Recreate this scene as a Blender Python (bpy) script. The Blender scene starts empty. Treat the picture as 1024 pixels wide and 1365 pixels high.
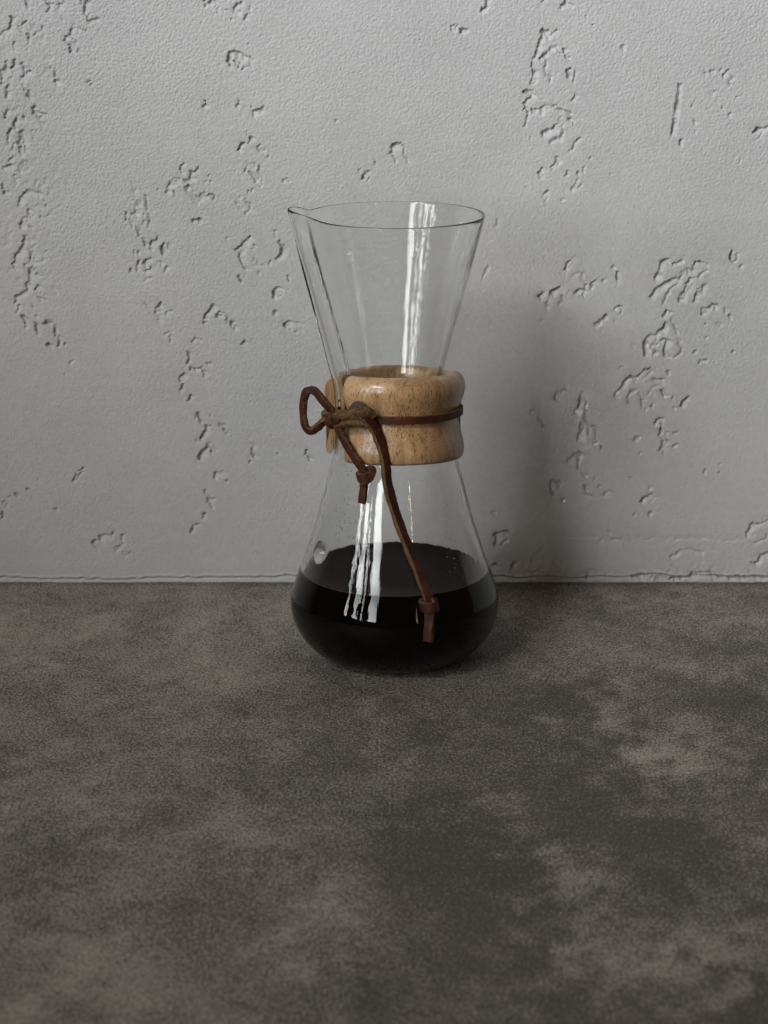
import bpy, bmesh, math, random
import numpy as np
from mathutils import Vector, Matrix

rng = np.random.default_rng(7)
random.seed(7)
C = bpy.context.scene.collection
sc = bpy.context.scene
R = math.radians
MM = 0.001

# ------------------------------------------------------------------ camera
cam = bpy.data.cameras.new("camera")
cam_ob = bpy.data.objects.new("camera", cam)
C.objects.link(cam_ob)
cam_ob.location = (-0.00473, -0.97186, 0.34712)
cam_ob.rotation_euler = (R(90 - 16.1), 0, 0)
cam.sensor_fit = 'VERTICAL'
cam.sensor_height = 36.0
cam.sensor_width = 27.0
cam.lens = 3050 / 1365 * 36.0
cam.clip_start = 0.02
cam.clip_end = 50
cam.dof.use_dof = True
cam.dof.focus_distance = 0.985
cam.dof.aperture_fstop = 15.0
sc.camera = cam_ob

# ------------------------------------------------------------------ world, lamps, exposure
w = bpy.data.worlds.new("World")
sc.world = w
w.use_nodes = True
w.node_tree.nodes["Background"].inputs[0].default_value = (1.0, 0.70, 0.50, 1)
w.node_tree.nodes["Background"].inputs[1].default_value = 0.062


def area(name, loc, aim, sx, sy, watts, col):
    l = bpy.data.lights.new(name, 'AREA')
    l.shape = 'RECTANGLE'
    l.size, l.size_y = sx, sy
    l.energy = watts
    l.color = col
    o = bpy.data.objects.new(name, l)
    C.objects.link(o)
    o.location = loc
    d = Vector(aim) - Vector(loc)
    o.rotation_euler = d.to_track_quat('-Z', 'Y').to_euler()
    return o


# a tall window to the front left: three panes, and the bright sky light above them
for az_, ww_, wh_, wz_, we_ in ((25, 0.30, 1.05, 0.84, 2.15), (37, 0.05, 0.85, 0.72, 0.32), (44.5, 0.17, 1.00, 0.83, 1.10), (55, 0.07, 0.95, 0.80, 0.42)):
    k_ = area("window_lamp", (-1.80 * math.sin(R(az_)), -1.80 * math.cos(R(az_)), wz_), (0.44, 0.10, 0.72), ww_, wh_, we_, (0.955, 0.985, 1.0))
    k_.data.spread = R(64)  # beam narrowed to shape the falloff across the wall
k_ = area("window_lamp", (-0.88, -1.27, 1.36), (0.08, 0.10, 0.66), 0.60, 0.50, 3.1, (0.955, 0.985, 1.0))
k_.data.spread = R(46)  # high lamp's spread narrowed so the wall darkens towards the lower left
# thin warm lamp standing behind the camera to the right
area("warm_lamp", (0.62, -1.35, 0.34), (0.0, 0.0, 0.1), 0.012, 0.22, 0.28, (1.0, 0.72, 0.45))

sc.view_settings.view_transform = 'Standard'
sc.view_settings.look = 'None'
sc.view_settings.exposure = 0.0
sc.view_settings.gamma = 1.0
sc.view_settings.use_curve_mapping = False
sc.cycles.use_denoising = True
sc.cycles.denoiser = 'OPENIMAGEDENOISE'
sc.cycles.denoising_input_passes = 'RGB_ALBEDO_NORMAL'
sc.cycles.denoising_prefilter = 'ACCURATE'
sc.cycles.max_bounces = 24
sc.cycles.transmission_bounces = 20
sc.cycles.glossy_bounces = 12
sc.cycles.diffuse_bounces = 4
sc.cycles.caustics_refractive = True
sc.cycles.caustics_reflective = False
sc.cycles.blur_glossy = 0.3
sc.cycles.sample_clamp_indirect = 60.0


# ------------------------------------------------------------------ helpers
def sstep(a, b, x):
    t = np.clip((x - a) / (b - a), 0, 1)
    return t * t * (3 - 2 * t)


def noise2(shape, px, cut_lo=None):
    """smooth random field (unit variance), feature size px in grid cells (y, x)."""
    n = rng.standard_normal(shape)
    fy = np.fft.fftfreq(shape[0])[:, None] * px[0]
    fx = np.fft.rfftfreq(shape[1])[None, :] * px[1]
    k = np.sqrt(fx * fx + fy * fy)
    filt = np.exp(-(k * 1.6) ** 2)
    if cut_lo:
        filt = filt * (1 - np.exp(-(k * cut_lo) ** 2))
    a = np.fft.irfft2(np.fft.rfft2(n) * filt, s=shape)
    return a / a.std()


def grid_mesh(name, co, wrap=False):
    """co: (rows, cols, 3) -> quad mesh"""
    h, wd = co.shape[:2]
    idx = np.arange(h * wd).reshape(h, wd)
    if wrap:
        a = idx[:-1, :]; b = np.roll(idx, -1, 1)[:-1, :]
        c = np.roll(idx, -1, 1)[1:, :]; d = idx[1:, :]
    else:
        a = idx[:-1, :-1]; b = idx[:-1, 1:]; c = idx[1:, 1:]; d = idx[1:, :-1]
    f = np.stack([a, b, c, d], -1).reshape(-1, 4)
    v = co.reshape(-1, 3)
    if wrap:                                     # face normals outwards
        p = v[f]
        vol = np.einsum('ij,ij->i', p[:, 0], np.cross(p[:, 1] - p[:, 0], p[:, 2] - p[:, 0])).sum()
        if vol < 0:
            f = f[:, ::-1]
    return raw_mesh(name, v, f)


def raw_mesh(name, v, f):
    me = bpy.data.meshes.new(name)
    v = np.ascontiguousarray(v, dtype=np.float32)
    f = np.ascontiguousarray(f, dtype=np.int32)
    me.vertices.add(len(v)); me.vertices.foreach_set("co", v.ravel())
    me.loops.add(f.size); me.loops.foreach_set("vertex_index", f.ravel())
    me.polygons.add(len(f))
    me.polygons.foreach_set("loop_start", np.arange(0, f.size, f.shape[1], dtype=np.int32))
    me.polygons.foreach_set("loop_total", np.full(len(f), f.shape[1], dtype=np.int32))
    me.update(calc_edges=True)
    me.polygons.foreach_set("use_smooth", np.ones(len(f), dtype=bool))
    return me


def link(name, me, mats, parent=None):
    o = bpy.data.objects.new(name, me)
    C.objects.link(o)
    for m in (mats if isinstance(mats, (list, tuple)) else [mats]):
        me.materials.append(m)
    if parent:
        o.parent = parent
    return o


class NT:
    """tiny node builder"""
    def __init__(s, name):
        s.m = bpy.data.materials.new(name); s.m.use_nodes = True
        s.t = s.m.node_tree; s.t.nodes.clear()
        s.out = s.t.nodes.new('ShaderNodeOutputMaterial')

    def n(s, kind, ins=None, **kw):
        nd = s.t.nodes.new('ShaderNode' + kind)
        for k, v in kw.items():
            setattr(nd, k, v)
        for k, v in (ins or {}).items():
            if isinstance(v, bpy.types.NodeSocket):
                s.t.links.new(v, nd.inputs[k])
            else:
                nd.inputs[k].default_value = v
        return nd

    def coord(s, scale=(1, 1, 1), rot=(0, 0, 0), kind='Object'):
        tc = s.n('TexCoord')
        return s.n('Mapping', {'Vector': tc.outputs[kind], 'Scale': scale, 'Rotation': rot}).outputs[0]

    def noise(s, vec, scale, detail=3.0, rough=0.5, dist=0.0):
        return s.n('TexNoise', {'Vector': vec, 'Scale': scale, 'Detail': detail, 'Roughness': rough, 'Distortion': dist}).outputs['Fac']

    def ramp(s, fac, stops):
        nd = s.n('ValToRGB', {'Fac': fac})
        el = nd.color_ramp.elements
        while len(el) < len(stops):
            el.new(0.5)
        for e, (p, c) in zip(el, stops):
            e.position = p
            e.color = (*c, 1) if isinstance(c, tuple) else (c, c, c, 1)
        return nd.outputs['Color']

    def mix(s, fac, a, b, mode='MIX'):
        nd = s.t.nodes.new('ShaderNodeMix'); nd.data_type = 'RGBA'; nd.blend_type = mode
        for k, v in ((0, fac), (6, a), (7, b)):
            if isinstance(v, bpy.types.NodeSocket):
                s.t.links.new(v, nd.inputs[k])
            else:
                nd.inputs[k].default_value = v if k == 0 or len(v) == 4 else (*v, 1)
        return nd.outputs[2]

    def math(s, op, a, b=0.0, c=None):
        ins = {0: a, 1: b}
        if c is not None:
            ins[2] = c
        return s.n('Math', ins, operation=op).outputs[0]

    def bump(s, h, strength=0.5, dist=0.0002, normal=None):
        ins = {'Height': h, 'Strength': strength, 'Distance': dist}
        if normal is not None:
            ins['Normal'] = normal
        return s.n('Bump', ins).outputs[0]

    def done(s, shader):
        s.t.links.new(shader, s.out.inputs[0]); return s.m


# ------------------------------------------------------------------ materials
def mat_plaster():
    t = NT("grey plaster")
    v = t.coord()
    big = t.noise(v, 9.0, 4.0, 0.55)
    fine = t.noise(v, 420.0, 3.0, 0.6)
    col = t.ramp(big, [(0.3, (0.44, 0.433, 0.432)), (0.7, (0.515, 0.508, 0.504))])
    col = t.mix(0.22, col, t.ramp(fine, [(0.3, 0.36), (0.7, 0.58)]))
    b1 = t.bump(t.noise(v, 900.0, 3.0, 0.6), 0.30, 0.00012)
    b2 = t.bump(t.noise(v, 2600.0, 2.0, 0.6), 0.25, 0.00005, b1)
    p = t.n('BsdfPrincipled', {'Base Color': col, 'Roughness': 0.62, 'Normal': b2, 'Specular IOR Level': 0.4})
    return t.done(p.outputs[0])


def mat_table():
    t = NT("mottled concrete")
    v = t.coord()
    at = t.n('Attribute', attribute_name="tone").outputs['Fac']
    m1 = t.noise(v, 70.0, 5.0, 0.65, 0.4)
    speck = t.noise(t.coord((1.0, 0.6, 1.0)), 1000.0, 2.0, 0.6)
    speck2 = t.noise(v, 1500.0, 2.0, 0.6)
    # worn light grains come through where the coat is thin
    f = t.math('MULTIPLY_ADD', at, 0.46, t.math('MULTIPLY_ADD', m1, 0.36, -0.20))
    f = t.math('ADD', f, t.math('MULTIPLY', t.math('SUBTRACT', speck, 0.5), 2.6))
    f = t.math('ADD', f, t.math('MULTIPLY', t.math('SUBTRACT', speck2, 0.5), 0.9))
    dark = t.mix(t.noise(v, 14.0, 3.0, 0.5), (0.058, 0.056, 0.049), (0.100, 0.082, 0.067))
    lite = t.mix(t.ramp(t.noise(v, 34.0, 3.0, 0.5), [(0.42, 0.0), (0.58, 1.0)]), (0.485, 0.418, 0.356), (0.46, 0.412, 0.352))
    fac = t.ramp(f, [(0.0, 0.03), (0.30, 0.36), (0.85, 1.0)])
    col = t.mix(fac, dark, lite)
    dots = t.noise(t.coord((1, 0.7, 1)), 1050.0, 1.0, 0.5)
    col = t.mix(t.math('MULTIPLY', t.ramp(dots, [(0.60, 0.0), (0.68, 1.0)]), 0.60), col, (0.34, 0.305, 0.26))
    pits = t.noise(t.coord((1, 0.8, 1), (0, 0, 0.5)), 700.0, 2.0, 0.5)
    pit = t.ramp(pits, [(0.62, 0.0), (0.70, 1.0)])
    col = t.mix(t.math('MULTIPLY', pit, 0.5), col, (0.035, 0.032, 0.028))
    hh = t.math('SUBTRACT', t.math('ADD', speck, t.math('MULTIPLY', dots, 0.6)), t.math('MULTIPLY', pit, 0.5))
    b1 = t.bump(hh, 0.8, 0.0007)
    b2 = t.bump(speck2, 0.5, 0.00018, b1)
    p = t.n('BsdfPrincipled', {'Base Color': col, 'Roughness': 0.66, 'Normal': b2, 'Specular IOR Level': 0.35})
    return t.done(p.outputs[0])


def mat_glass():
    t = NT("clear glass")
    h = t.noise(t.coord((1, 1, 0.07)), 420.0, 2.0, 0.5)       # drawn streaks
    h2 = t.noise(t.coord((1, 1, 0.35)), 90.0, 1.0, 0.5)       # slow ripples
    h3 = t.noise(t.coord((1, 1, 0.6)), 300.0, 1.0, 0.5)
    h = t.math('ADD', h, t.math('MULTIPLY', h2, 2.4))
    b = t.bump(t.math('ADD', h, t.math('MULTIPLY', h3, 0.35)), 0.42, 0.00012)
    g = t.n('BsdfGlass', {'Color': (0.996, 0.998, 0.990, 1), 'Roughness': 0.0, 'IOR': 1.41, 'Normal': b})
    return t.done(g.outputs[0])


def mat_water():
    t = NT("water")
    g = t.n('BsdfGlass', {'Color': (1, 1, 1, 1), 'Roughness': 0.0, 'IOR': 1.33})
    return t.done(g.outputs[0])


def mat_coffee(name, col, spec, rough):
    t = NT(name)
    p = t.n('BsdfPrincipled', {'Base Color': (*col, 1), 'Roughness': rough, 'IOR': 1.33, 'Specular IOR Level': spec})
    return t.done(p.outputs[0])


def mat_wood():
    t = NT("oiled hardwood")
    v = t.coord()
    vert = t.coord((1, 1, 0.12))
    rings = t.noise(t.coord((1, 1, 0.05), (0.06, 0.03, 0)), 260.0, 3.0, 0.6, 0.3)
    broad = t.noise(t.coord((1, 1, 0.3)), 45.0, 3.0, 0.5)
    col = t.ramp(rings, [(0.30, (0.29, 0.155, 0.066)), (0.50, (0.49, 0.292, 0.140)), (0.75, (0.62, 0.405, 0.215))])
    col = t.mix(t.ramp(broad, [(0.35, 0.6), (0.62, 0.0)]), col, (0.24, 0.125, 0.052), 'MIX')
    # short dark open pores running with the grain
    po = t.noise(t.coord((1, 1, 0.10)), 2700.0, 1.0, 0.5)
    dens = t.noise(v, 60.0, 2.0, 0.5)
    pf = t.ramp(t.math('MULTIPLY_ADD', t.math('SUBTRACT', dens, 0.5), 0.28, po), [(0.605, 0.0), (0.675, 1.0)])
    col = t.mix(t.math('MULTIPLY', pf, 0.85), col, (0.075, 0.030, 0.012))
    b = t.bump(t.math('SUBTRACT', t.math('MULTIPLY', rings, 0.25), pf), 0.35, 0.00012)
    p = t.n('BsdfPrincipled', {'Base Color': col, 'Roughness': 0.42, 'Normal': b,
                               'Coat Weight': 0.62, 'Coat Roughness': 0.15, 'Coat IOR': 1.45})
    return t.done(p.outputs[0])


def mat_leather():
    t = NT("smooth brown leather")
    v = t.coord()
    n = t.noise(v, 500.0, 4.0, 0.6)
    n2 = t.noise(v, 120.0, 3.0, 0.6)
    col = t.ramp(n2, [(0.3, (0.028, 0.0070, 0.0048)), (0.7, (0.085, 0.020, 0.009))])
    col = t.mix(t.ramp(n, [(0.55, 0.0), (0.75, 0.5)]), col, (0.02, 0.008, 0.006))
    p = t.n('BsdfPrincipled', {'Base Color': col, 'Roughness': 0.58, 'Specular IOR Level': 0.3, 'Normal': t.bump(n2, 0.7, 0.0007, t.bump(n, 0.6, 0.0003))})
    return t.done(p.outputs[0])


def mat_suede():
    t = NT("rough leather edge")
    v = t.coord()
    n = t.noise(v, 1500.0, 4.0, 0.7)
    n2 = t.noise(v, 330.0, 3.0, 0.6)
    col = t.ramp(n, [(0.35, (0.045, 0.024, 0.012)), (0.55, (0.17, 0.095, 0.042)), (0.75, (0.32, 0.20, 0.10))])
    col = t.mix(t.ramp(n2, [(0.5, 0.0), (0.7, 0.75)]), col, (0.05, 0.02, 0.012))
    b = t.bump(n, 0.9, 0.0004)
    p = t.n('BsdfPrincipled', {'Base Color': col, 'Roughness': 0.9, 'Normal': t.bump(n2, 0.6, 0.0005, b), 'Specular IOR Level': 0.15})
    return t.done(p.outputs[0])


M_plaster, M_table, M_glass, M_water = mat_plaster(), mat_table(), mat_glass(), mat_water()
M_cof_top = mat_coffee("coffee surface", (0.003, 0.0016, 0.0014), 0.02, 0.05)
M_cof_side = mat_coffee("coffee", (0.0008, 0.0004, 0.0003), 0.0, 0.6)
M_cof_thin = mat_coffee("thin coffee", (0.085, 0.042, 0.016), 0.3, 0.3)
M_wood, M_leather, M_suede = mat_wood(), mat_leather(), mat_suede()

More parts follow.
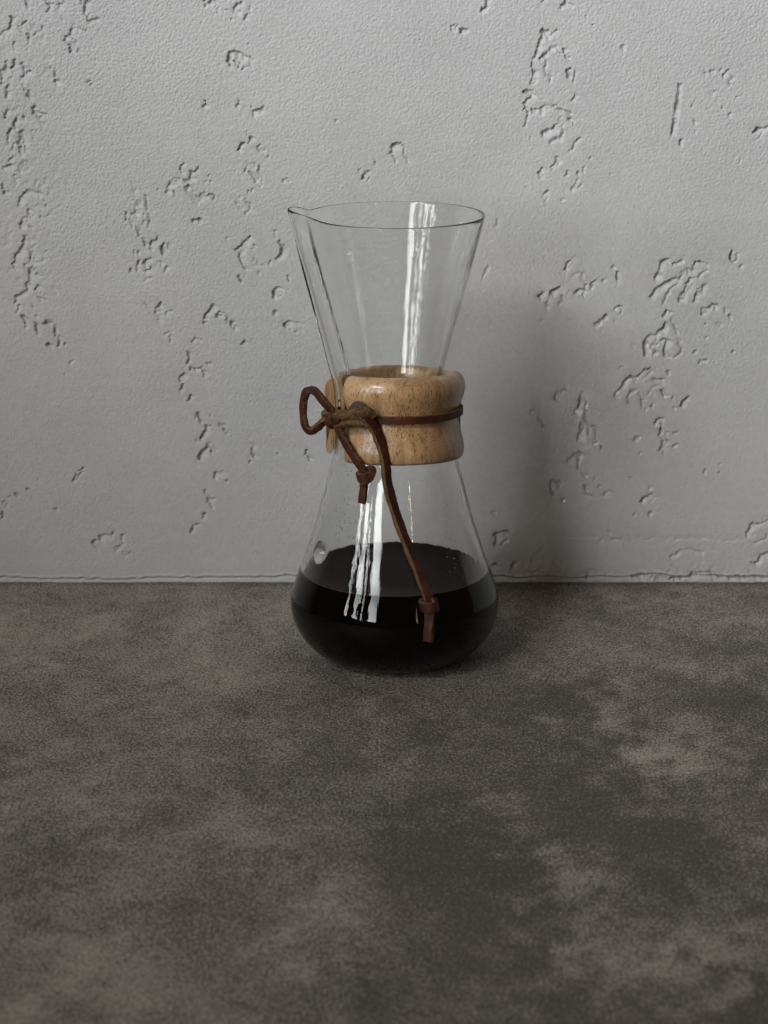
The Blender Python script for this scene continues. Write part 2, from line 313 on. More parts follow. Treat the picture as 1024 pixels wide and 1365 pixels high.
# ------------------------------------------------------------------ wall
YW = 0.1057
FEATS = """L -1705,2815 -1703,2788 -1690,2774|L -1589,2774 -1602,2801 -1536,2801|L -1604,2754 -1589,2774|D -1519,2801,7|D -1532,2730,5|L -1446,2811 -1443,2794|L -1435,2747 -1427,2774 -1422,2805|L -1405,2710 -1415,2730 -1377,2730|L -1494,2659 -1492,2686 -1475,2703|D -1454,2689,5|D -1444,2679,5|D -1427,2669,5|L -1507,2577 -1506,2604 -1522,2631 -1525,2655 -1504,2659|R -1484,2645 -1468,2611 -1465,2584|D -1628,2686,5|L -1780,2686 -1782,2720 -1771,2740|L -1823,2652 -1798,2672 -1780,2686|L -1719,2669 -1718,2686|L -1717,2706 -1699,2720|L -1693,2621 -1692,2645 -1698,2665|L -1771,2587 -1770,2611 -1758,2628|D -1705,2590,5|D -1732,2686,6|D -1669,2699,5|D -1660,2659,5|L -1781,2508 -1767,2519 -1766,2543|L -1807,2484 -1805,2515 -1811,2532|L -1830,2433 -1825,2460 -1831,2495|L -1808,2371 -1800,2398 -1809,2426|L -1734,2474 -1720,2481 -1729,2508 -1739,2522|R -1708,2515 -1691,2491|D -1679,2546,5|D -1600,2505,5|D -1576,2501,5|L -1555,2412 -1575,2433 -1578,2446 -1551,2443|D -1422,2440,6|D -1408,2429,6|D -1397,2536,4|D -1376,2546,4|L -1730,2405 -1726,2429|L -1711,2367 -1706,2405|L -1695,2322 -1682,2294 -1659,2267|L -1682,2308 -1654,2298 -1630,2298|L -1823,2274 -1808,2312|D -1722,2277,7|L -1780,2225 -1782,2256 -1764,2274|L -1811,2155 -1809,2207 -1794,2225|L -1752,2214 -1741,2162 -1747,2190|L -1795,2127 -1783,2162|L -1757,2103 -1762,2162|L -1811,2078 -1789,2099|L -1838,2029 -1841,2050 -1816,2057 -1791,2060|L -1825,2004 -1838,2029|P -1767,2036 -1763,2064 -1744,2081 -1717,2071 -1711,2043 -1726,2018 -1754,2015|L -1784,1987 -1786,2011|D -1759,1990,5|L -1843,1930 -1851,1972|D -1689,2211,4|D -1687,2179,4|D -1668,2211,4|L -1234,1944 -1241,1976|D -1228,1937,7|L -1083,1934 -1057,1979 -1035,1997 -1007,1994|L -1000,2015 -1006,2036 -995,2067|L -993,1987 -968,1997 -960,2029|L -1779,1863 -1766,1898 -1754,1930 -1729,1944 -1690,1941 -1656,1926|D -1641,1863,6|D -1635,1820,6|D -1643,1888,5|D -1671,1817,6|D -1675,1792,5|L -1714,1809 -1723,1834 -1740,1859|L -1773,1756 -1764,1799 -1742,1809 -1714,1809|L -1723,1763 -1709,1763|L -1819,1588 -1800,1631 -1762,1667 -1758,1685 -1764,1717|P -1733,1695 -1718,1710 -1710,1656 -1727,1656|L -1788,1566 -1816,1588|L -1755,1584 -1734,1595 -1736,1631 -1749,1649|L -1757,1458 -1741,1505 -1732,1552 -1745,1580|L -1817,1407 -1809,1432 -1786,1450 -1757,1458|L -1808,1352 -1796,1392|L -1765,1276 -1771,1305 -1784,1341|L -1712,1250 -1718,1298|L -1725,1367 -1728,1392|D -1712,1334,7|L -1717,1468 -1706,1487 -1685,1476|L -1694,1429 -1658,1425|D -1693,1530,7|L -1630,1243 -1636,1276 -1671,1298|L -1621,1195 -1612,1239|L -1651,1177 -1664,1191 -1657,1206 -1639,1202|D -1585,1195,7|D -1545,1110,8|D -1580,1051,4|D -1788,1418,5|L -1236,1898 -1224,1944|L -1238,1817 -1223,1852 -1222,1891|L -1271,1799 -1263,1831|L -1244,1763 -1257,1795|L -1209,1713 -1222,1760|L -1182,1674 -1195,1710|P -1211,1767 -1183,1767 -1179,1788 -1189,1799|R -1165,1909 -1153,1827 -1155,1756|D -1185,1827,9|D -1318,1777,4|D -1392,1767,4|L -1161,1667 -1153,1688 -1135,1702 -1127,1727|L -1098,1631 -1108,1659 -1096,1688|R -1065,1685 -1062,1649|L -1192,1588 -1181,1609 -1137,1624|L -1232,1562 -1216,1606|D -1237,1638,7|D -1215,1638,7|L -1186,1555 -1160,1577|L -1190,1512 -1161,1530|D -1257,1559,7|L -1086,1541 -1082,1570|L -1117,1595 -1103,1577|L -1139,1312 -1131,1349 -1152,1363 -1144,1370 -1115,1400|L -1091,1338 -1084,1360 -1062,1360|L -1105,1250 -1083,1261|L -1070,1213 -1080,1232|L -1000,1103 -992,1136 -1003,1158|D -979,1088,7|L -1045,1029 -1012,1059|L -746,2781 -731,2801 -704,2815|L -859,2801 -828,2815|L -822,2754 -815,2781|L -883,2805 -870,2781|L -695,2713 -688,2737|D -750,2723,7|D -773,2771,5|D -787,2767,5|L -677,2747 -691,2720|R -663,2781 -656,2747|L -739,2774 -704,2767|L -771,2532 -774,2570 -760,2584 -735,2587|L -735,2587 -697,2563 -656,2543|R -653,2543 -653,2508 -699,2495|L -758,2508 -771,2529|L -730,2501 -726,2522 -740,2532|L -894,2329 -883,2357|R -873,2343 -869,2326|L -733,2326 -736,2350|R -715,2336 -719,2315|L -660,2280 -653,2312 -632,2322 -611,2319|D -666,2329,7|D -611,2326,7|L -730,2120 -722,2148 -708,2166|L -683,2162 -686,2183 -665,2183|L -635,2117 -641,2141 -627,2152|R -610,2141 -614,2120|L -596,2085 -593,2099|L -703,2025 -706,2036 -688,2060 -667,2067 -646,2060|L -644,1958 -661,1994 -682,2018|R -629,2050 -608,1987 -627,1951|D -517,1983,11|D -495,1994,7|D -669,2611,4|D -869,2008,5|D -887,1976,5|D -866,1976,5|D -275,2263,5|D -335,2218,4|L -953,2029 -921,2043|L -1037,1909 -1047,1934|L -903,1898 -931,1923 -952,1948 -972,1965|L -840,1898 -846,1916 -882,1923 -910,1930|D -1114,1941,5|D -683,1930,7|D -662,1937,8|L -720,1845 -752,1880 -733,1905 -719,1909|R -691,1895 -667,1845 -692,1827|L -724,1849 -727,1863|L -955,1792 -951,1809 -916,1806|D -901,1831,4|D -790,1710,6|L -756,1656 -734,1674 -709,1702 -683,1724|L -704,1552 -732,1595 -742,1613 -738,1645 -730,1667|L -621,1588 -650,1595 -667,1613|D -656,1677,6|D -667,1659,5|D -643,1541,7|D -586,1588,9|L -564,1613 -542,1645 -538,1667 -552,1695 -534,1699|L -505,1505 -508,1530|L -734,1494 -744,1530|D -708,1523,5|L -577,1414 -580,1465 -562,1476 -523,1468|R -520,1443 -549,1425|D -567,1352,10|L -525,1294 -518,1312 -493,1309 -442,1298|R -468,1257 -450,1276|L -504,1268 -511,1290|L -905,1323 -901,1349 -879,1378 -868,1396|D -902,1298,7|D -889,1425,4|L -844,1327 -854,1352 -833,1363|L -762,1276 -791,1309|R -798,1301 -790,1327 -822,1363|L -972,1213 -961,1235 -918,1228|L -735,1206 -717,1221 -702,1210|D -855,1136,4|L -936,1081 -979,1088|L -919,1040 -936,1085|L -899,1107 -881,1114|L -1039,1011 -1042,1037 -1012,1062|L -1036,974 -1024,1003|L -997,922 -982,959|R -971,944 -983,914|D -963,836,5|D -883,839,5|L -940,731 -914,772 -931,806 -895,802|D -962,720,5|L -816,753 -833,783 -851,806|R -801,776 -790,757 -808,750|L -953,622 -956,644 -926,682 -908,712|L -887,652 -908,682|P -889,712 -850,674 -865,655|D -866,599,5|L -886,542 -878,553 -830,569|D -813,523,7|L -703,712 -700,674 -690,637|D -701,614,6|D -673,527,4|L -896,382 -914,428 -888,432|L -938,325 -945,344 -930,355|L -1002,263 -983,286 -946,305|L -434,652 -427,682|L -405,622 -420,644|D -566,659,4|D -590,738,4|L -1564,523 -1552,546|L -1536,565 -1521,576 -1517,584|R -1507,561 -1534,523|D -1606,550,4|D -1653,378,9|D -1789,477,6|D -1842,447,6|D -1682,667,4|D -1739,523,4|L -1917,409 -1905,420 -1888,394|L -1924,332 -1926,363|L -1484,190 -1487,213 -1464,225|L -1446,213 -1445,236 -1419,248 -1382,244|D -1378,252,7|L -1347,186 -1335,209 -1338,240|D -1297,148,7|L -1366,175 -1336,182|R -1452,159 -1465,186|R -1312,140 -1330,159|L 399,2774 416,2784 419,2815|L 265,2676 261,2699 278,2710|R 296,2696 292,2676|L 306,2662 310,2682 334,2686|D 119,2638,4|D 291,2815,7|L -26,2117 -16,2145 9,2162 30,2162|L -1,2071 -19,2103|R 44,2152 55,2103|L 51,2071 55,2099|L -93,2057 -97,2071|L -146,1997 -139,2022 -121,2029|R -111,2011 -121,1983|D -157,2032,5|D 379,2096,4|D 539,2179,4|L 685,2801 692,2815|L 751,2774 762,2788 786,2794 785,2815|D 891,2737,5|D 926,2706,5|D 1061,2597,8|L 636,2440 639,2491 628,2525 651,2577 668,2638 691,2686|L 691,2686 719,2659 750,2679|R 757,2672 737,2645|L 676,2549 703,2577|L 717,2584 727,2604 751,2618|R 707,2570 712,2481 734,2460 727,2440|R 665,2563 682,2604|R 773,2570 738,2604|L 600,2308 603,2343 627,2377 599,2398 609,2412 644,2412|L 639,2315 674,2319 708,2332 757,2336|L 768,2326 793,2312 828,2301|R 828,2301 836,2267 811,2263|R 794,2256 799,2204 782,2176 736,2162|L 686,2204 696,2221 735,2232 759,2253 772,2274|L 622,2267 618,2301|R 609,2232 622,2256|L 802,2543 783,2577 783,2594|R 811,2584 823,2536|L 800,2457 796,2491 816,2508|R 838,2481 839,2446|L 830,2360 843,2388|R 858,2381 858,2364|L 845,2162 852,2176 869,2186|L 825,2127 838,2152|L 680,1987 669,2022 689,2050|L 735,2050 756,2074 769,2099|R 776,2092 777,2050 749,2029|L 803,2001 809,2025|R 824,2022 821,2001|L 836,1941 850,1969 856,1994|L 868,1944 878,1962|D 921,2085,6|D 866,2022,6|D 897,2036,5|D 1022,2008,5|D 641,2183,5|D 543,2176,3|G 1320,2436 1341,2433 1319,2186 1294,2190|D 1448,2477,6|D 1479,2488,7|D 1517,2498,9|D 1620,2515,5|L 1532,2467 1541,2488 1555,2498|R 1562,2491 1575,2433|P 1455,2377 1461,2398 1482,2405 1500,2391 1490,2371|D 1496,2391,5|D 1390,2329,6|D 1404,2253,9|D 1413,2207,5|D 1567,2287,8|D 1531,2322,5|D 1599,2371,5|D 1626,2071,4|D 1705,2110,4|L 1334,2148 1336,2176|L 1675,2214 1685,2239 1727,2235 1741,2246|R 1728,2214 1715,2186 1695,2176|L 692,1902 702,1930 720,1937|R 727,1923 717,1888|D 798,1891,7|L 481,1774 478,1799|R 492,1795 489,1774|R 449,1570 445,1541 428,1523|L 434,1559 441,1573|L 809,1566 816,1588 843,1616|R 847,1613 848,1577 820,1559|L 849,1541 873,1552 902,1544|R 902,1544 914,1487 912,1432|L 862,1450 868,1468 904,1472 911,1487|D 898,1439,7|L 698,1414 694,1432 708,1454|L 744,1436 757,1465 782,1479|R 812,1443 823,1414 799,1385|D 734,1392,9|L 727,1370 741,1385|L 932,1483 946,1494 971,1519|R 975,1508 947,1465|L 989,1501 999,1519|L 1064,1505 1059,1552|R 1070,1552 1075,1508|D 1044,1570,7|L 958,1301 987,1319 1008,1341|R 1011,1334 1012,1312 980,1290|L 1050,1370 1071,1385 1093,1381|R 1096,1370 1090,1341|D 1059,1309,8|D 710,1312,5|L 1239,1508 1245,1537 1265,1580 1285,1613 1307,1613|L 1329,1591 1354,1595 1371,1609|R 1375,1606 1372,1577|L 1394,1566 1415,1570 1436,1598 1471,1595 1500,1580|R 1504,1584 1487,1552 1463,1537 1460,1515|L 1217,1425 1240,1465 1275,1494 1321,1519 1360,1523|R 1395,1552 1367,1523 1357,1494 1316,1458 1306,1421 1289,1400|L 1357,1407 1359,1439 1377,1458 1400,1494 1410,1523|R 1378,1414 1405,1458 1429,1494|L 1432,1407 1435,1429 1455,1458 1472,1487|L 1470,1443 1448,1468|R 1493,1487 1470,1450|L 1470,1341 1465,1378 1487,1385 1511,1392|R 1509,1370 1481,1341|L 1522,1396 1551,1378|D 1537,1378,11|D 1588,1360,8|D 1607,1338,9|L 1599,1606 1595,1631 1604,1659|R 1630,1638 1639,1602 1614,1588|D 1651,1573,7|L 1201,1140 1198,1232 1215,1246 1248,1243 1275,1276 1296,1305|R 1335,1323 1355,1268 1370,1232 1387,1177 1388,1151 1352,1129 1302,1136|L 1294,1144 1293,1184 1309,1224|R 1306,1221 1267,1202 1239,1173|L 1284,1341 1301,1370 1326,1363|D 1254,1155,11|D 1149,1188,11|D 1094,1088,6|L 1062,944 1097,992 1117,1029 1138,1048 1175,1040 1203,1070 1224,1088|R 1246,1066 1222,1033 1193,1029|L 1251,1033 1306,1022|R 1146,899 1148,951 1170,959|L 1205,892 1189,929 1177,955|R 1209,881 1214,936 1249,974 1270,988|L 1308,936 1285,974|L 1245,888 1255,907|L 1319,1048 1318,1066|R 1352,948 1345,925|L 1379,892 1396,918 1424,936|R 1428,929 1397,895|D 1354,881,7|D 1220,881,9|D 1555,1294,11|D 1497,1301,5|D 1496,1239,6|D 1445,1162,8|D 1625,1166,6|D 1468,1121,5|L 1465,1110 1482,1129 1504,1125|D 672,873,11|L 776,933 797,962 825,974|R 829,970 801,925|L 698,825 690,843 705,851|R 716,839 728,787|L 879,858 893,888 895,955 909,966|R 924,951 936,899 926,843 946,787 954,750|L 886,723 899,768 902,817|L 953,791 971,798|R 979,795 991,731 1003,704 977,701|L 841,618 844,637 876,648 913,663|L 906,648 935,648|R 906,629 907,580 948,542|L 771,447 763,485 766,519 784,523 825,508|R 796,466 818,485|D 823,420,7|D 978,531,6|D 1008,493,5|D 1197,655,6|D 490,355,7|L 939,466 931,493|L 936,447 973,447|L 1028,447 1035,466 1057,470|L 1262,806 1272,825 1301,836|R 1305,825 1313,787|L 1295,674 1294,731 1288,780|R 1336,761 1331,712 1322,652|L 1163,720 1169,742 1191,738|L 1205,416 1230,443 1266,455|R 1285,432 1253,409|D 1254,485,7|D 1255,348,11|D 1185,351,6|D 1154,534,5|L 496,186 498,248 513,259 561,263|R 569,248 565,209 529,186|W 646,229 978,225 1385,217 1717,209|M 997,209 1034,225 1126,232|N 1144,225 1142,167|L 1358,761 1380,772|L 1364,697 1382,701|D 1598,599,5|D 1519,561,7|D 1429,527,4|D 1588,557,4|D 1066,252,9|L 1738,236 1733,275 1746,298 1786,305 1844,325|R 1848,248 1828,209 1784,198|L 1770,101 1806,124 1852,159|M 1362,136 1387,151 1412,175 1479,167 1527,159|N 1528,140 1525,109|L 1176,31 1205,39 1280,31|L 1292,16 1317,31 1373,31|L 1380,23 1410,31 1465,31 1475,54 1576,51 1632,31|L 1644,16 1658,35 1780,31 1858,31|L 482,82 508,101 538,82|L 575,43 585,109|M 674,120 703,148 728,178|M 791,23 797,70 778,101|M 947,12 957,62 982,70|L -2028,2713 -1999,2740 -1958,2733|L -1973,2092 -1952,2162 -1922,2183|L -2135,1341 -2098,1378 -2059,1432 -2016,1443|R -2024,1414 -2021,1341 -2066,1305|L -2260,2301 -2221,2371 -2167,2398|D -2148,1774,9|D -2010,974,7|L 1861,2508 1878,2577 1926,2597|R 1955,2577 1966,2501|L 1844,1774 1859,1824 1901,1845|L 2036,1158 2054,1232 2102,1268 2153,1261|R 2176,1232 2166,1158|D 1989,674,9|D 1905,899,6|L -1122,2916 -1100,2963 -1051,2983|L 118,2882 139,2929 187,2936|L 1150,2949 1183,3016 1230,3036|R 1245,3016 1255,2916|L -431,3116 -403,3183 -348,3189"""


def axis_coords(lo, hi, step, far_lo, far_hi):
    mid = np.arange(lo, hi + step / 2, step)
    def grow(n):
        s, acc, out = step, 0.0, []
        while acc < n:
            s = min(s * 1.25, 0.06); acc += s; out.append(acc)
        return np.array(out)
    left = lo - grow(lo - far_lo)[::-1] if lo > far_lo else np.array([])
    right = mid[-1] + grow(far_hi - mid[-1])
    return np.concatenate([left, mid, right])


STEP = 0.00037
xs = axis_coords(-0.225, 0.215, STEP, -1.3, 1.3)
zs = axis_coords(-0.0008, 0.315, STEP, -0.0008, 1.3)
X, Z = np.meshgrid(xs * 1e3, zs * 1e3)          # millimetres
shape = X.shape
c = 1 / (STEP * 1e3)                             # cells per mm
grain = noise2(shape, (1.5 * c, 1.5 * c), 2.6)
grain_f = noise2(shape, (0.75 * c, 0.75 * c), 2.5)
slow = noise2(shape, (26 * c, 26 * c))
trowel = noise2(shape, (4 * c, 60 * c))
wx = noise2(shape, (3.0 * c, 3.0 * c)) * 0.36 + noise2(shape, (1.1 * c, 1.1 * c)) * 0.20
wz = noise2(shape, (3.0 * c, 3.0 * c)) * 0.36 + noise2(shape, (1.1 * c, 1.1 * c)) * 0.20
vary = np.clip(1 + 0.38 * noise2(shape, (4 * c, 4 * c)) + 0.15 * noise2(shape, (1.2 * c, 1.2 * c)), 0.25, 1.8)
Xw, Zw = X + wx, Z + wz
rough_amt = 0.65 + 0.55 * np.clip((Z - 60) / 220, 0, 1) + 0.10 * slow
rough_amt = rough_amt + 0.5 * np.exp(-((X + 150) / 45) ** 2) * np.clip((Z - 100) / 150, 0, 1)
H = grain * 0.030 * rough_amt + grain_f * 0.066 * rough_amt + slow * 0.16 + trowel * 0.018   # + is towards the camera (mm)
depth = np.zeros(shape)
crumb = np.zeros(shape)


def window(x0, x1, z0, z1):
    i0, i1 = np.searchsorted(xs * 1e3, [x0, x1]); j0, j1 = np.searchsorted(zs * 1e3, [z0, z1])
    return slice(j0, j1), slice(i0, i1)


def seg_side(px, pz, pts):
    """distance to a polyline and the signed side of the nearest segment, with along-end overshoot"""
    best = np.full(px.shape, 1e9); side = np.zeros(px.shape); over = np.zeros(px.shape)
    for k in range(len(pts) - 1):
        (ax, az), (bx, bz) = pts[k], pts[k + 1]
        dx, dz = bx - ax, bz - az
        L = math.hypot(dx, dz) + 1e-6
        t = ((px - ax) * dx + (pz - az) * dz) / (L * L)
        tc = np.clip(t, 0, 1)
        d = np.hypot(px - ax - tc * dx, pz - az - tc * dz)
        sd = ((px - ax) * dz - (pz - az) * dx) / L
        o = np.zeros(px.shape)
        if k == 0: o = np.maximum(o, -t * L)
        if k == len(pts) - 2: o = np.maximum(o, (t - 1) * L)
        m = d < best
        best = np.where(m, d, best); side = np.where(m, sd, side); over = np.where(m, o, over)
    return best, side, over


for item in FEATS.split('|'):
    k, rest = item.split(' ', 1)
    if k == 'D':
        x, z, r = (float(q) / 10 for q in rest.split(','))
        r *= 1.15
        s_ = window(x - 3 * r - 1, x + 3 * r + 1, z - 3 * r - 1, z + 3 * r + 1)
        d = np.hypot(Xw[s_] - x, (Zw[s_] - z) * 0.9)
        dd = 0.95 * min(1.0, r / 0.7) * (1 - sstep(r * 0.55, r * 1.3, d))
        depth[s_] = np.maximum(depth[s_], dd)
        continue
    pts = [tuple(float(v) / 10 for v in q.split(',')) for q in rest.split()]
    ax = np.array(pts)
    pad = 8.0
    s_ = window(ax[:, 0].min() - pad, ax[:, 0].max() + pad, ax[:, 1].min() - pad, ax[:, 1].max() + pad)
    px, pz = (X[s_] + 0.25 * wx[s_], Z[s_]) if k == 'G' else (Xw[s_], Zw[s_])
    if k in 'PG':
        poly = pts + [pts[0]]
        d, _, _ = seg_side(px, pz, poly)
        inside = np.zeros(px.shape, bool)
        for (ax_, az_), (bx_, bz_) in zip(poly[:-1], poly[1:]):
            cond = ((az_ > pz) != (bz_ > pz)) & (px < (bx_ - ax_) * (pz - az_) / (bz_ - az_ + 1e-9) + ax_)
            inside ^= cond
        sd = np.where(inside, d, -d)
        dd = (1.5 if k == 'G' else 0.6) * sstep(-0.30, 0.55 if k == 'G' else 0.45, sd)
        depth[s_] = np.maximum(depth[s_], dd)
        continue
    length = np.hypot(np.diff(ax[:, 0]), np.diff(ax[:, 1])).sum()
    # make "positive side" the lower right (L) or the upper left (R)
    d, side, over = seg_side(px, pz, pts)
    mx, mz = pts[-1][0] - pts[0][0], pts[-1][1] - pts[0][1]
    nx, nz = mz, -mx
    sgn = 1.0 if (nx - nz) > 0 else -1.0
    if k in 'RNW': sgn = -sgn
    q = side * sgn
    D = {'L': 1.5, 'M': 0.6, 'R': 1.05, 'N': 0.35, 'W': 0.22}[k] * min(1.0, 0.55 + length / 9)
    W = min(4.5, 0.9 + length * 0.38)
    if k in 'RN': W = min(2.2, 0.8 + length * 0.2)
    front = sstep(-0.14, 0.16, q)
    back = 1 - sstep(0.25, W, np.hypot(np.maximum(q, 0), 0))
    ends = 1 - sstep(0.0, 0.6, over)
    dd = D * front * (0.30 * back + 0.70 * back ** 2) * ends * (d < W + 1)
    depth[s_] = np.maximum(depth[s_], dd)
    crumb[s_] = np.maximum(crumb[s_], (1 - sstep(0.5, 4.0, d)) * (0.35 if k in 'LR' else 0.2))

# worn rough zone up the left side of the wall, and crumbly foot of the plaster
patch = np.exp(-(((X + 172) / 17) ** 4)) * sstep(120, 150, Z)
crumb = np.maximum(crumb, patch * 0.75 * sstep(-0.3, 0.9, noise2(shape, (7 * c, 7 * c)) + 0.2))
foot = (1 - sstep(6, 13, Z + 2.0 * slow)) * sstep(30, 55, X) * 0.7
crumb = np.maximum(crumb, foot)
chips = noise2(shape, (2.6 * c, 2.2 * c))
H += -0.42 * crumb * sstep(0.75, 0.95, chips) - 0.06 * crumb * grain_f - 0.20 * crumb * sstep(1.0, 1.2, noise2(shape, (1.2 * c, 1.2 * c)))
# scattered pin holes
pin = noise2(shape, (1.0 * c, 1.0 * c), 1.5)
H += -0.30 * sstep(4.15, 4.6, pin)
H -= depth * vary
# the plaster ends in a ragged lip just above the worktop, with a paler bead of filler below
lipz = 2.5 + np.interp(X, [-195, -175, -158, -140, -118, -90, -66, -50, -30, 0, 30, 52, 60, 75, 90, 100, 112, 118, 122, 132, 140, 150, 158, 175],
                       [0.3, -.6, -.5, -.9, .2, .2, .2, 1.0, .8, .6, .5, .8, -.4, .6, -.5, .6, .3, .5, 2.0, 1.9, .3, .9, .8, .6]) \
    + 0.20 * noise2(shape, (9 * c, 3.0 * c))
lip = sstep(0, 0.5, Z - lipz)
H += 0.35 * np.exp(-((Z - lipz - 0.5) / 0.8) ** 2) - 0.95 * (1 - lip) * (0.25 + 0.75 * sstep(-2.2, -0.3, Z - lipz)) - 0.1 * (1 - lip)
Y = YW - H * MM
wall_me = grid_mesh("wall", np.stack([X * MM, Y, Z * MM], -1))
wall = link("wall", wall_me, M_plaster)
wall['kind'] = 'structure'
wall['label'] = "pale grey plaster wall pitted with chips and scratches behind the coffee maker"
wall['category'] = "wall"
del H, depth, crumb, patch, foot, chips, pin, lip, lipz, wx, wz, Xw, Zw, grain, grain_f, slow, trowel, rough_amt

# ------------------------------------------------------------------ worktop
BLOT = [(106,-114,18,28,1.00),(131,-114,12,24,0.50),(96,-59,12,22,0.60),(34,-170,15,11,0.70),(8,-195,16,9,0.50),(63,-233,13,25,0.60),(77,-301,24,26,0.80),(105,-290,14,21,0.50),(-12,-274,15,34,0.50),(-97,-301,31,43,0.50),(-135,-152,23,38,0.35),(134,65,43,28,0.35),(-111,12,51,65,0.25),(-46,-201,21,34,0.20),(19,-211,29,30,-1.00),(95,-208,27,30,-1.00),(69,-152,23,34,-0.70),(138,-55,16,32,-0.50),(22,-268,20,35,-0.60),(-52,-245,15,43,-0.40),(-127,-208,19,30,-0.50),(109,-326,14,19,-0.90),(-26,-321,14,20,-0.30),(60,-72,28,45,-0.30),(140,-145,14,30,-0.60)]
xs2 = axis_coords(-0.24, 0.23, 0.0016, -1.3, 1.3)
ym = np.arange(-0.42, YW + 0.03, 0.0016)
far = []
s, acc = 0.0016, 0.0
while acc < 0.55:
    s = min(s * 1.25, 0.06); acc += s; far.append(acc)
ys2 = np.concatenate([-0.42 - np.array(far)[::-1], ym])
X2, Y2 = np.meshgrid(xs2 * 1e3, ys2 * 1e3)
cc = 1 / 1.6
n1 = noise2(X2.shape, (38 * cc, 26 * cc)); n2 = noise2(X2.shape, (13 * cc, 10 * cc)); n3 = noise2(X2.shape, (5 * cc, 4 * cc))
XX = X2 + 6 * n2 + 3 * n3; YY = Y2 + 9 * noise2(X2.shape, (13 * cc, 10 * cc)) + 4 * noise2(X2.shape, (5 * cc, 4 * cc))
tone = 0.15 * n1 + 0.12 * n2 + 0.10 * n3 + 0.28 + 0.30 * (1 - sstep(-60, 40, X2))
tone += 0.25 * sstep(-120, 60, Y2) + 0.18 * (1 - sstep(-120, 20, X2))                 # lighter towards the wall and the left
for bx, by, rx, ry, v in BLOT:
    e = ((XX - bx) / rx) ** 2 + ((YY - by) / ry) ** 2
    tone += v * (1.25 if v > 0 and bx > 20 else 0.95) * np.exp(-0.9 * e)
tone -= 0.55 * sstep(YW * 1e3 - 7, YW * 1e3 - 1, Y2 + 1.5 * n3 + 1.5 * n2)   # darker along the joint
Zt = np.minimum(0.00006 * n3, 0.0) - 0.0001
co = np.stack([X2 * MM, Y2 * MM, Zt], -1)
table_me = grid_mesh("worktop", co)
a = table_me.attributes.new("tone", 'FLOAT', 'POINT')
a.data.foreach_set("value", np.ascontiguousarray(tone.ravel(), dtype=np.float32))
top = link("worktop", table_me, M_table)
top['kind'] = 'structure'
top['label'] = "dark mottled grey brown concrete worktop that the coffee maker stands on"
top['category'] = "worktop"

# ------------------------------------------------------------------ coffee maker
maker = bpy.data.objects.new("coffee_maker", None)
C.objects.link(maker)
maker.empty_display_size = 0.05
maker['label'] = "hourglass glass pour-over coffee maker with a wooden collar tied with leather cord"
maker['category'] = "coffee maker"

PROF = [(0, 1.8), (20, 1.4), (25, 0), (30, 1.3), (36.5, 5.2), (42.2, 11.5), (45.6, 19), (46.4, 27), (44.1, 36), (40.7, 45), (37.5, 55), (34.3, 65), (28.4, 88), (24, 103), (21, 112), (19.3, 118.5), (19.5, 124.5), (21.3, 132), (26.2, 151), (32.6, 175), (38.4, 198)]


def spline(pts, n=14):
    P = np.array(pts, float)
    P = np.vstack([2 * P[0] - P[1], P, 2 * P[-1] - P[-2]])
    out = []
    for i in range(1, len(P) - 2):
        t = np.linspace(0, 1, n, endpoint=False)[:, None]
        a, b, c_, d = P[i - 1:i + 3]
        out.append(.5 * ((2 * b) + (-a + c_) * t + (2 * a - 5 * b + 4 * c_ - d) * t ** 2 + (-a + 3 * b - 3 * c_ + d) * t ** 3))
    return np.vstack(out + [P[-2:-1]])


sp = spline(PROF)
sp[0, 0] = 0.01
tan = np.gradient(sp, axis=0)
nrm = np.stack([tan[:, 1], -tan[:, 0]], -1)
nrm /= np.linalg.norm(nrm, axis=1, keepdims=True) + 1e-9
NTH = 512
TH = np.linspace(0, 2 * math.pi, NTH, endpoint=False)
CH = math.pi + R(15)                               # the pouring channel faces left and a little forward
TCH = 1.9                                          # wall thickness, mm


def channel(r, z):
    """how far the channel stands out at each angle, for a ring of radius r at height z"""
    if z > 119: A = 7.8
    else: A = max(0.0, min(7.8, 26.6 - r))
    if z < 104: A = A * max(0.0, (z - 88) / 16.0) if z > 88 else 0.0
    wdt = 5.6 + 2.6 * max(0.0, (z - 165) / 33) ** 2
    ex = 2.3 - 0.4 * max(0.0, (z - 150) / 48)
    dth = (TH - CH + math.pi) % (2 * math.pi) - math.pi
    s_ = r * np.sin(np.clip(dth, -1.5, 1.5))
    b = A * np.exp(-(np.abs(s_) / wdt) ** ex) * (np.abs(dth) < 1.4)
    if z > 190:                                    # the mouth of the channel flares softly into the rim
        b += 0.6 * ((z - 190) / 8) ** 2 * np.exp(-(s_ / 9) ** 2) * (np.abs(dth) < 1.4)
    return b, dth


def button(z, r):
    """small round button on the lower left of the flask"""
    th0 = math.atan2(-19.1, -33.2)
    dth = (TH - th0 + math.pi) % (2 * math.pi) - math.pi
    d = np.hypot(r * dth, (z - 54) * 1.05)
    return 2.3 * np.exp(-(d / 3.6) ** 3.2)


def ring(r, z, outer=True, rz=None):
    rr, zz = (r, z) if rz is None else rz
    b, dth = channel(rr, zz)
    rad = r + b
    if outer: rad = rad + button(zz, rr)
    rise = 0.0
    lift = np.zeros(NTH)
    if zz > 176:
        q = (zz - 176) / 22.0
        lift = 4.2 * q * q * np.exp(-((dth + 0.07) / 0.31) ** 2)
    return np.stack([rad * np.cos(TH), rad * np.sin(TH), z + lift], -1)


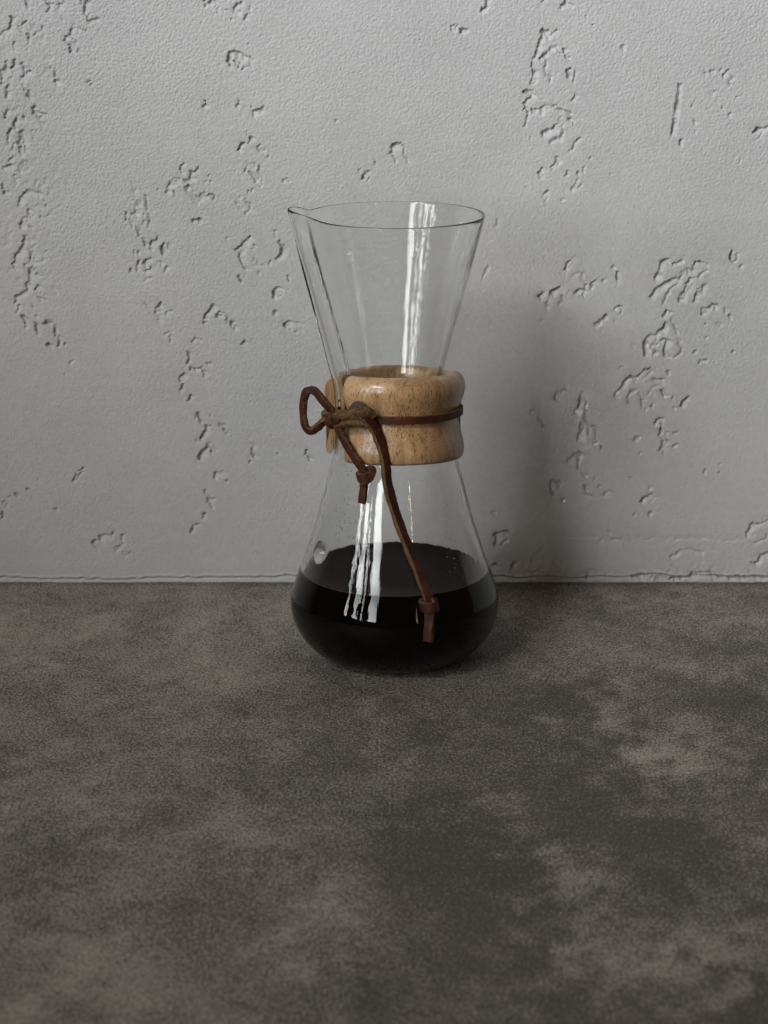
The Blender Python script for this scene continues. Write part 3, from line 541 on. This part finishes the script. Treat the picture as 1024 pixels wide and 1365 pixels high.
rows = [ring(r, z) for r, z in sp]
rt_o = sp[-1]; nt = nrm[-1]
for k in range(1, 7):                              # rounded fire-polished rim
    a_ = math.pi * k / 7
    cx = rt_o - nt * 0.95 / 2
    tv = np.array([-nt[1], nt[0]])
    p = cx + nt * 0.475 * math.cos(a_) + tv * 0.475 * 1.2 * math.sin(a_)
    rows.append(ring(p[0], p[1], False, (rt_o[0], rt_o[1])))
inner = []
for (r, z), n_ in zip(sp[::-1], nrm[::-1]):
    p = np.array([r, z]) - n_ * (TCH - 0.95 * min(1.0, max(0.0, (z - 176) / 20.0)))
    if r < 30 and z < 6:                           # floor of the flask is a flat, thick pad
        p = np.array([max(r - 1.0, 0.01), 4.2])
    inner.append((p[0], p[1], r, z))
ip = np.array(inner)
for r, z, ro, zo in inner:
    rows.append(ring(max(r, 0.01), z, False, (ro, zo)))
glass_co = np.array(rows)[::-1] * MM
glass_me = grid_mesh("glass_flask", glass_co, wrap=True)
flask = link("glass_flask", glass_me, M_glass, maker)

# ------------------------------------------------------------------ coffee
LEVEL = 40.4
m = (ip[:, 1] < LEVEL)
prof_in = ip[m][:, :2][::-1]                       # bottom -> top
crow = []
for r, z in prof_in:
    rr = max(r + 0.12, 0.01) if r > 1 else 0.01
    crow.append((rr, z - (0.10 if z < 4.5 else 0.0)))
r_top = np.interp(LEVEL, ip[::-1][:, 1][ip[::-1][:, 0] > 20], ip[::-1][:, 0][ip[::-1][:, 0] > 20])
side_n = len(crow)
crow += [(r_top + 0.12, LEVEL), (r_top + 0.05, LEVEL + 0.3), (r_top - 0.45, LEVEL + 0.06), (r_top - 0.8, LEVEL), (r_top * 0.5, LEVEL), (0.01, LEVEL)]
T2 = np.linspace(0, 2 * math.pi, 192, endpoint=False)
cco = np.array([[(r * math.cos(t), r * math.sin(t), z) for t in T2] for r, z in crow]) * MM
cof_me = grid_mesh("coffee", cco, wrap=True)
coffee = link("coffee", cof_me, [M_cof_side, M_cof_top, M_cof_thin])
nrow = len(crow) - 1
mi = np.zeros(nrow * 192, dtype=np.int32)
mi[(side_n) * 192:] = 2
mi[(side_n + 2) * 192:] = 1
cof_me.polygons.foreach_set("material_index", mi)
coffee['label'] = "black brewed coffee filling the round base of the glass flask"
coffee['category'] = "coffee"

# ------------------------------------------------------------------ condensation beads inside the glass
drops_v, drops_f = [], []
bm = bmesh.new(); bmesh.ops.create_icosphere(bm, subdivisions=2, radius=1.0)
ico_v = np.array([v.co[:] for v in bm.verts]); ico_f = np.array([[v.index for v in f.verts] for f in bm.faces]); bm.free()


def inner_r(z):
    q = ip[ip[:, 0] > 14]
    return np.interp(z, q[::-1][:, 1], q[::-1][:, 0])


def drop(th, z, rad):
    r = inner_r(z)
    dr = (inner_r(z + 1) - inner_r(z - 1)) / 2
    n_ = Vector((-math.cos(th), -math.sin(th), dr)).normalized()
    p = Vector((r * math.cos(th), r * math.sin(th), z)) + n_ * (rad * 0.12)
    q = n_.to_track_quat('Z', 'Y').to_matrix()
    v = ico_v * np.array([rad, rad * random.uniform(0.85, 1.3), rad * 0.42])
    v = v @ np.array(q).T + np.array(p)
    drops_f.append(ico_f + sum(len(a_) for a_ in drops_v)); drops_v.append(v)


for _ in range(150):
    z = random.uniform(60, 94)
    th = math.pi + random.gauss(0.72, 0.20)
    drop(th, z, random.choice((0.16, 0.2, 0.26, 0.34)))
for _ in range(50):
    drop(math.pi + random.gauss(0.0, 1.0), random.uniform(130, 185), random.choice((0.15, 0.2, 0.3)))
for _ in range(60):
    drop(random.uniform(0, 6.28), random.uniform(47, 92), random.choice((0.15, 0.2, 0.3)))
for k in range(26):
    drop(math.pi * 1.5 + 0.75 + 0.07 * math.sin(k) + random.uniform(-.03, .03), 78 - k * 1.3, random.uniform(0.15, 0.35))
dm = raw_mesh("water_droplets", np.vstack(drops_v) * MM, np.vstack(drops_f))
dr_o = link("water_droplets", dm, M_water, maker)
dr_o['kind'] = 'stuff'

# ------------------------------------------------------------------ wooden collar in two halves
COL_BACK = [(28.4, 93.2), (29.6, 93.9), (30.3, 96.4), (30.0, 99.8), (28.8, 104.0), (27.7, 108.5), (27.8, 112.0), (29.0, 115.8), (30.2, 118.8), (30.75, 121.4),
            (30.3, 124.2), (28.9, 126.4), (26.7, 127.5), (24.6, 127.2), (23.6, 125.8), (22.6, 122.0), (22.2, 117.0), (22.6, 111.0), (24.2, 105.0), (26.2, 99.0), (27.3, 94.4), (27.8, 93.2)]
Z0, Z1 = 92.6, 129.8                               # the front half is a touch taller and rides up, tilted
COL_FRONT = [(r + (0.7 if i_ > 12 else 0.0), Z0 + (z - 93.2) / 34.3 * (Z1 - Z0)) for i_, (r, z) in enumerate(COL_BACK)]


def collar_half(t0, t1, prof_, tilt):
    cp = spline(prof_ + [prof_[0]], 5)[:-1]
    zl, zh = cp[:, 1].min(), cp[:, 1].max()
    n = 120
    ts = np.linspace(t0, t1, n)
    rows_ = []
    # rounded ends: the section shrinks a little at both cut faces
    seq = [(t0, 0.88), (t0, 0.94), (t0 + 0.006, 0.975), (t0 + 0.018, 0.995)] + [(t, 1.0) for t in ts[4:-4]] + \
          [(t1 - 0.018, 0.995), (t1 - 0.006, 0.975), (t1, 0.94), (t1, 0.88)]
    mid = np.array([np.interp((cp[:, 1] - zl) / (zh - zl), [0, .33, .55, .78, 1], [28.3, 26.6, 25.6, 26.5, 26.4]), np.clip(cp[:, 1], zl + 2.5, zh - 3.0)]).T
    for t, s_ in seq:
        q = mid + (cp - mid) * s_ if s_ < 1 else cp
        rows_.append(np.stack([q[:, 0] * math.cos(t), q[:, 0] * math.sin(t), q[:, 1]], -1))
    co_ = np.array(rows_)
    y_, z_ = co_[..., 1].copy(), co_[..., 2] - 111.0
    co_[..., 1] = y_ * math.cos(tilt) + z_ * math.sin(tilt)
    co_[..., 2] = 111.0 - y_ * math.sin(tilt) + z_ * math.cos(tilt)
    co_ = co_ * MM
    h, wd = co_.shape[:2]
    idx = np.arange(h * wd).reshape(h, wd)
    f = np.stack([idx[:-1], np.roll(idx, -1, 1)[:-1], np.roll(idx, -1, 1)[1:], idx[1:]], -1).reshape(-1, 4)
    me = raw_mesh("collar_half", co_.reshape(-1, 3), f)
    bm_ = bmesh.new(); bm_.from_mesh(me); bm_.verts.ensure_lookup_table()
    bm_.faces.new([bm_.verts[i] for i in idx[0]]); bm_.faces.new([bm_.verts[i] for i in idx[-1][::-1]])
    bmesh.ops.triangulate(bm_, faces=[f_ for f_ in bm_.faces if len(f_.verts) > 4])
    bmesh.ops.recalc_face_normals(bm_, faces=bm_.faces)
    bm_.to_mesh(me); bm_.free()
    return link("collar_half", me, M_wood, maker)


front = collar_half(math.pi + R(43.5), 2 * math.pi + R(9), COL_FRONT, R(6.5))
back = collar_half(R(11), math.pi - R(0.5), COL_BACK, 0.0)

# ------------------------------------------------------------------ leather tie
def ribbon(name, pts, nrms, w_, t_, parent, taper=None, closed=False, sub=8, jit=0.05, flip=False):
    """rectangular leather lace swept along pts (mm); nrms = direction the smooth face looks"""
    P = np.array(pts, float)
    N = np.array(nrms, float)
    if len(N) == 1: N = np.repeat(N, len(P), 0)
    if closed:
        P = np.vstack([P[-1], P, P[0], P[1]]); N = np.vstack([N[-1], N, N[0], N[1]])
    else:
        P = np.vstack([2 * P[0] - P[1], P, 2 * P[-1] - P[-2]]); N = np.vstack([N[0], N, N[-1]])
    Q, NN = [], []
    for i in range(1, len(P) - 2):
        t = np.linspace(0, 1, sub, endpoint=False)[:, None]
        a_, b_, c_, d_ = P[i - 1:i + 3]
        Q.append(.5 * ((2 * b_) + (-a_ + c_) * t + (2 * a_ - 5 * b_ + 4 * c_ - d_) * t ** 2 + (-a_ + 3 * b_ - 3 * c_ + d_) * t ** 3))
        NN.append(N[i] * (1 - t) + N[i + 1] * t)
    if not closed:
        Q.append(P[-2:-1]); NN.append(N[-2:-1])
    Q = np.vstack(Q); NN = np.vstack(NN)
    n = len(Q)
    r0_ = np.random.default_rng(int(abs(Q[0].sum()) * 100) % 9999)
    kk = np.linspace(0, n * 0.35, n)
    ph = r0_.uniform(0, 6.28, 4)
    wob = 0.5 * np.sin(kk * 1.3 + ph[0]) + 0.5 * np.sin(kk * 0.57 + ph[1])
    wfac = 1 + 0.035 * np.sin(kk * 1.9 + ph[2]) * (not closed)
    T = np.gradient(Q, axis=0) if not closed else (np.roll(Q, -1, 0) - np.roll(Q, 1, 0))
    T /= np.linalg.norm(T, axis=1, keepdims=True)
    NN -= (NN * T).sum(1, keepdims=True) * T
    NN /= np.linalg.norm(NN, axis=1, keepdims=True)
    B = np.cross(T, NN)
    if not closed:                                # the lace twists a little as it hangs
        an = (0.09 * wob)[:, None]
        NN, B = NN * np.cos(an) + B * np.sin(an), B * np.cos(an) - NN * np.sin(an)
    hw, ht = w_ / 2, t_ / 2
    # section: corner-rounded rectangle, (b, n)
    c_ = 0.2
    sec = [(-hw + c_ * .6, ht), (0, ht * 1.06), (hw - c_ * .6, ht), (hw, ht - c_), (hw * 1.03, 0), (hw, -ht + c_), (hw - c_, -ht), (0, -ht), (-hw + c_, -ht), (-hw, -ht + c_), (-hw * 1.03, 0), (-hw, ht - c_)]
    rows_ = []
    r_ = np.random.default_rng(len(name) + n)
    for i in range(n):
        k = 1.0 if taper is None else np.interp(i / (n - 1), [0, 1], taper)
        k = k * wfac[i]
        row = []
        for j, (b_, m_) in enumerate(sec):
            jj = jit if j > 2 else jit * 0.35
            b2 = b_ * k + r_.normal(0, jj); m2 = m_ * k + r_.normal(0, jj)
            row.append(Q[i] + B[i] * b2 + NN[i] * m2)
        rows_.append(row)
    co_ = np.array(rows_) * MM
    L = len(sec)
    idx = np.arange(n * L).reshape(n, L)
    if closed:
        idx = np.vstack([idx, idx[:1]])
    f = np.stack([idx[:-1], np.roll(idx, -1, 1)[:-1], np.roll(idx, -1, 1)[1:], idx[1:]], -1).reshape(-1, 4)
    me = raw_mesh(name, co_.reshape(-1, 3), f)
    nf = len(f)
    mi_ = np.ones(nf, dtype=np.int32)
    mi_[(np.arange(nf) % L) < 2] = 0
    me.polygons.foreach_set("material_index", mi_)
    bm_ = bmesh.new(); bm_.from_mesh(me); bm_.verts.ensure_lookup_table()
    if not closed:
        for r0 in (idx[0][::-1], idx[-1]):
            try:
                f_ = bm_.faces.new([bm_.verts[i] for i in r0]); f_.material_index = 1
            except ValueError:
                pass
    bmesh.ops.recalc_face_normals(bm_, faces=bm_.faces)
    bm_.to_mesh(me); bm_.free()
    me.set_sharp_from_angle(angle=R(38))
    o = link(name, me, [M_leather, M_suede], parent)
    return o


def coil(center, axis, rad, w_, t_, name, parent, squash=1.0, tilt=0.0):
    """one turn of lace wrapped round a cord (a knot's wrap)"""
    ax = Vector(axis).normalized()
    u = ax.orthogonal().normalized(); v = ax.cross(u)
    pts, nr = [], []
    for k in range(10):
        a_ = 2 * math.pi * k / 10
        d = u * math.cos(a_) + v * math.sin(a_) * squash
        pts.append(tuple(Vector(center) + d * rad + ax * (tilt * math.sin(a_)))); nr.append(tuple(d.normalized()))
    return ribbon(name, pts, nr, w_, t_, parent, closed=True, sub=6)


# band round the waist of the collar; slack where it bridges the gap at the channel
band_p, band_n = [], []
for k in range(36):
    a_ = 2 * math.pi * k / 36
    r_ = 28.95 + 0.25 * max(0.0, -math.cos(a_))
    z_ = 113.2 - 29.6 * math.sin(a_) * 0.07
    band_p.append((r_ * math.cos(a_), r_ * math.sin(a_), z_)); band_n.append((math.cos(a_), math.sin(a_), 0.0))
tie = ribbon("leather_tie", band_p, band_n, 3.3, 1.7, maker, closed=True, sub=5, jit=0.04)

# long hanging end
ribbon("cord_end", [(-18.5, -28.3, 117.0), (-15.5, -30.8, 118.3), (-12.3, -31.6, 116.8), (-9.3, -31.0, 113.0), (-7.0, -31.2, 108.0), (-5.1, -32.2, 102.3), (-4.0, -33.0, 95.9), (-3.4, -32.6, 89.4),
                    (-0.9, -33.8, 79.5), (2.6, -36.0, 69.2), (6.8, -38.8, 59.2), (10.7, -41.4, 49.8), (14.3, -44.6, 40.5), (14.7, -45.6, 36.0), (14.5, -46.3, 30.0), (14.2, -46.8, 22.6)],
       [(0.1, -0.8, 0.7), (0.3, -0.7, 0.6), (0.6, -0.8, 0.3), (0.65, -0.75, 0.2), (0.65, -0.75, 0.1), (0.65, -0.75, 0.1), (0.65, -0.75, 0.1), (0.68, -0.72, 0.1), (0.7, -0.72, 0.1), (0.7, -0.72, 0.1), (0.7, -0.72, 0.1), (0.65, -0.75, 0.1),
        (0.4, -0.9, 0.1), (0.0, -1, 0.1), (-0.5, -0.8, 0), (-0.6, -0.8, 0)], 3.9, 2.4, tie, jit=0.10)
# short hanging end
ribbon("cord_end", [(-25.5, -22.6, 115.6), (-24.2, -23.2, 110.5), (-21.7, -24.6, 105.5), (-18.3, -28.0, 100.6), (-15.4, -30.4, 96.7), (-13.2, -30.8, 92.6), (-13.2, -30.8, 89.0), (-13.6, -30.6, 84.0), (-14.2, -30.4, 79.4)],
       [(-0.7, -0.7, 0.1)] * 5 + [(-0.5, -0.8, 0)] * 4, 3.2, 2.1, tie, jit=0.07)
# bow loop standing out to the left
ribbon("bow_loop", [(-24.0, -24.5, 115.2), (-27.7, -25.4, 119.6), (-31.2, -25.2, 123.9), (-34.4, -24.2, 127.2), (-37.4, -22.8, 126.7), (-38.9, -21.3, 122.2), (-39.2, -20.5, 116.0), (-38.3, -20.3, 110.6), (-35.9, -21.0, 108.8),
                    (-32.9, -22.0, 111.0), (-30.0, -22.5, 113.6), (-26.5, -22.8, 114.6)],
       [(-0.45, -0.80, -0.45), (-0.4, -0.80, -0.45), (-0.35, -0.80, -0.45), (-0.45, -0.80, 0.0), (-0.7, -0.65, 0.2), (-0.80, -0.55, 0.0), (-0.80, -0.55, 0), (-0.75, -0.6, -0.2), (-0.2, -0.75, -0.6), (-0.1, -0.8, -0.55), (0, -0.8, -0.6), (0, -0.8, -0.6)],
       3.1, 2.3, tie, jit=0.09)
# the knot: wraps round the crossing, strand running up to the right, bight above it
k1 = ribbon("knot", [(-28.6, -17.0, 113.5), (-29.6, -20.2, 115.8), (-27.6, -23.6, 117.6), (-23.8, -26.6, 117.4), (-19.6, -29.3, 118.0), (-15.4, -31.6, 119.6), (-11.6, -32.3, 119.9), (-9.2, -31.0, 118.4)],
            [(-0.3, 0.5, 0.9), (-0.2, 0.5, 0.9), (0.2, 0.5, -0.9), (0.2, 0.5, -0.9), (0.2, 0.5, -0.9), (0.2, 0.5, -0.9), (0.2, 0.5, -0.9), (0.2, 0.5, -0.9)], 3.6, 2.6, tie, jit=0.10)
coil((-26.9, -21.6, 114.2), (0.55, -0.35, 0.6), 2.7, 3.0, 2.0, "knot_wrap", tie, tilt=1.0)
coil((-24.0, -23.9, 114.9), (0.9, -0.55, 0.25), 2.2, 2.8, 1.9, "knot_wrap", tie, tilt=0.6)
ribbon("knot", [(-26.5, -22.0, 111.6), (-22.8, -25.8, 113.0), (-19.0, -29.4, 114.4), (-15.2, -31.6, 114.8), (-11.5, -31.6, 113.9)], [(0, 0.7, -0.7)], 2.8, 2.4, tie, jit=0.09)
ribbon("bight", [(-19.2, -27.4, 117.8), (-17.8, -27.6, 120.6), (-15.8, -28.0, 122.1), (-13.6, -28.8, 121.2), (-12.2, -30.0, 118.6)], [(-0.3, -0.9, 0.4)], 2.6, 2.2, tie)
# stopper knots tied near both cord ends
coil((14.4, -45.2, 38.3), (-0.22, 0.12, 1.0), 3.2, 4.4, 1.8, "stopper_knot", tie, tilt=0.9)
ribbon("stopper_knot", [(16.2, -46.5, 36.0), (17.0, -46.6, 39.3), (16.6, -45.9, 41.7)], [(0.6, -0.6, 0.2)], 2.2, 1.7, tie)
coil((-13.0, -30.8, 91.4), (-0.3, 0.1, 1.0), 2.5, 3.8, 1.9, "stopper_knot", tie, tilt=0.7)
ribbon("stopper_knot", [(-14.6, -32.4, 89.0), (-11.8, -33.2, 90.0), (-9.6, -32.2, 92.8), (-9.8, -30.6, 94.6), (-12.0, -29.6, 94.2)], [(0.2, -0.9, 0.2)], 2.6, 2.0, tie)
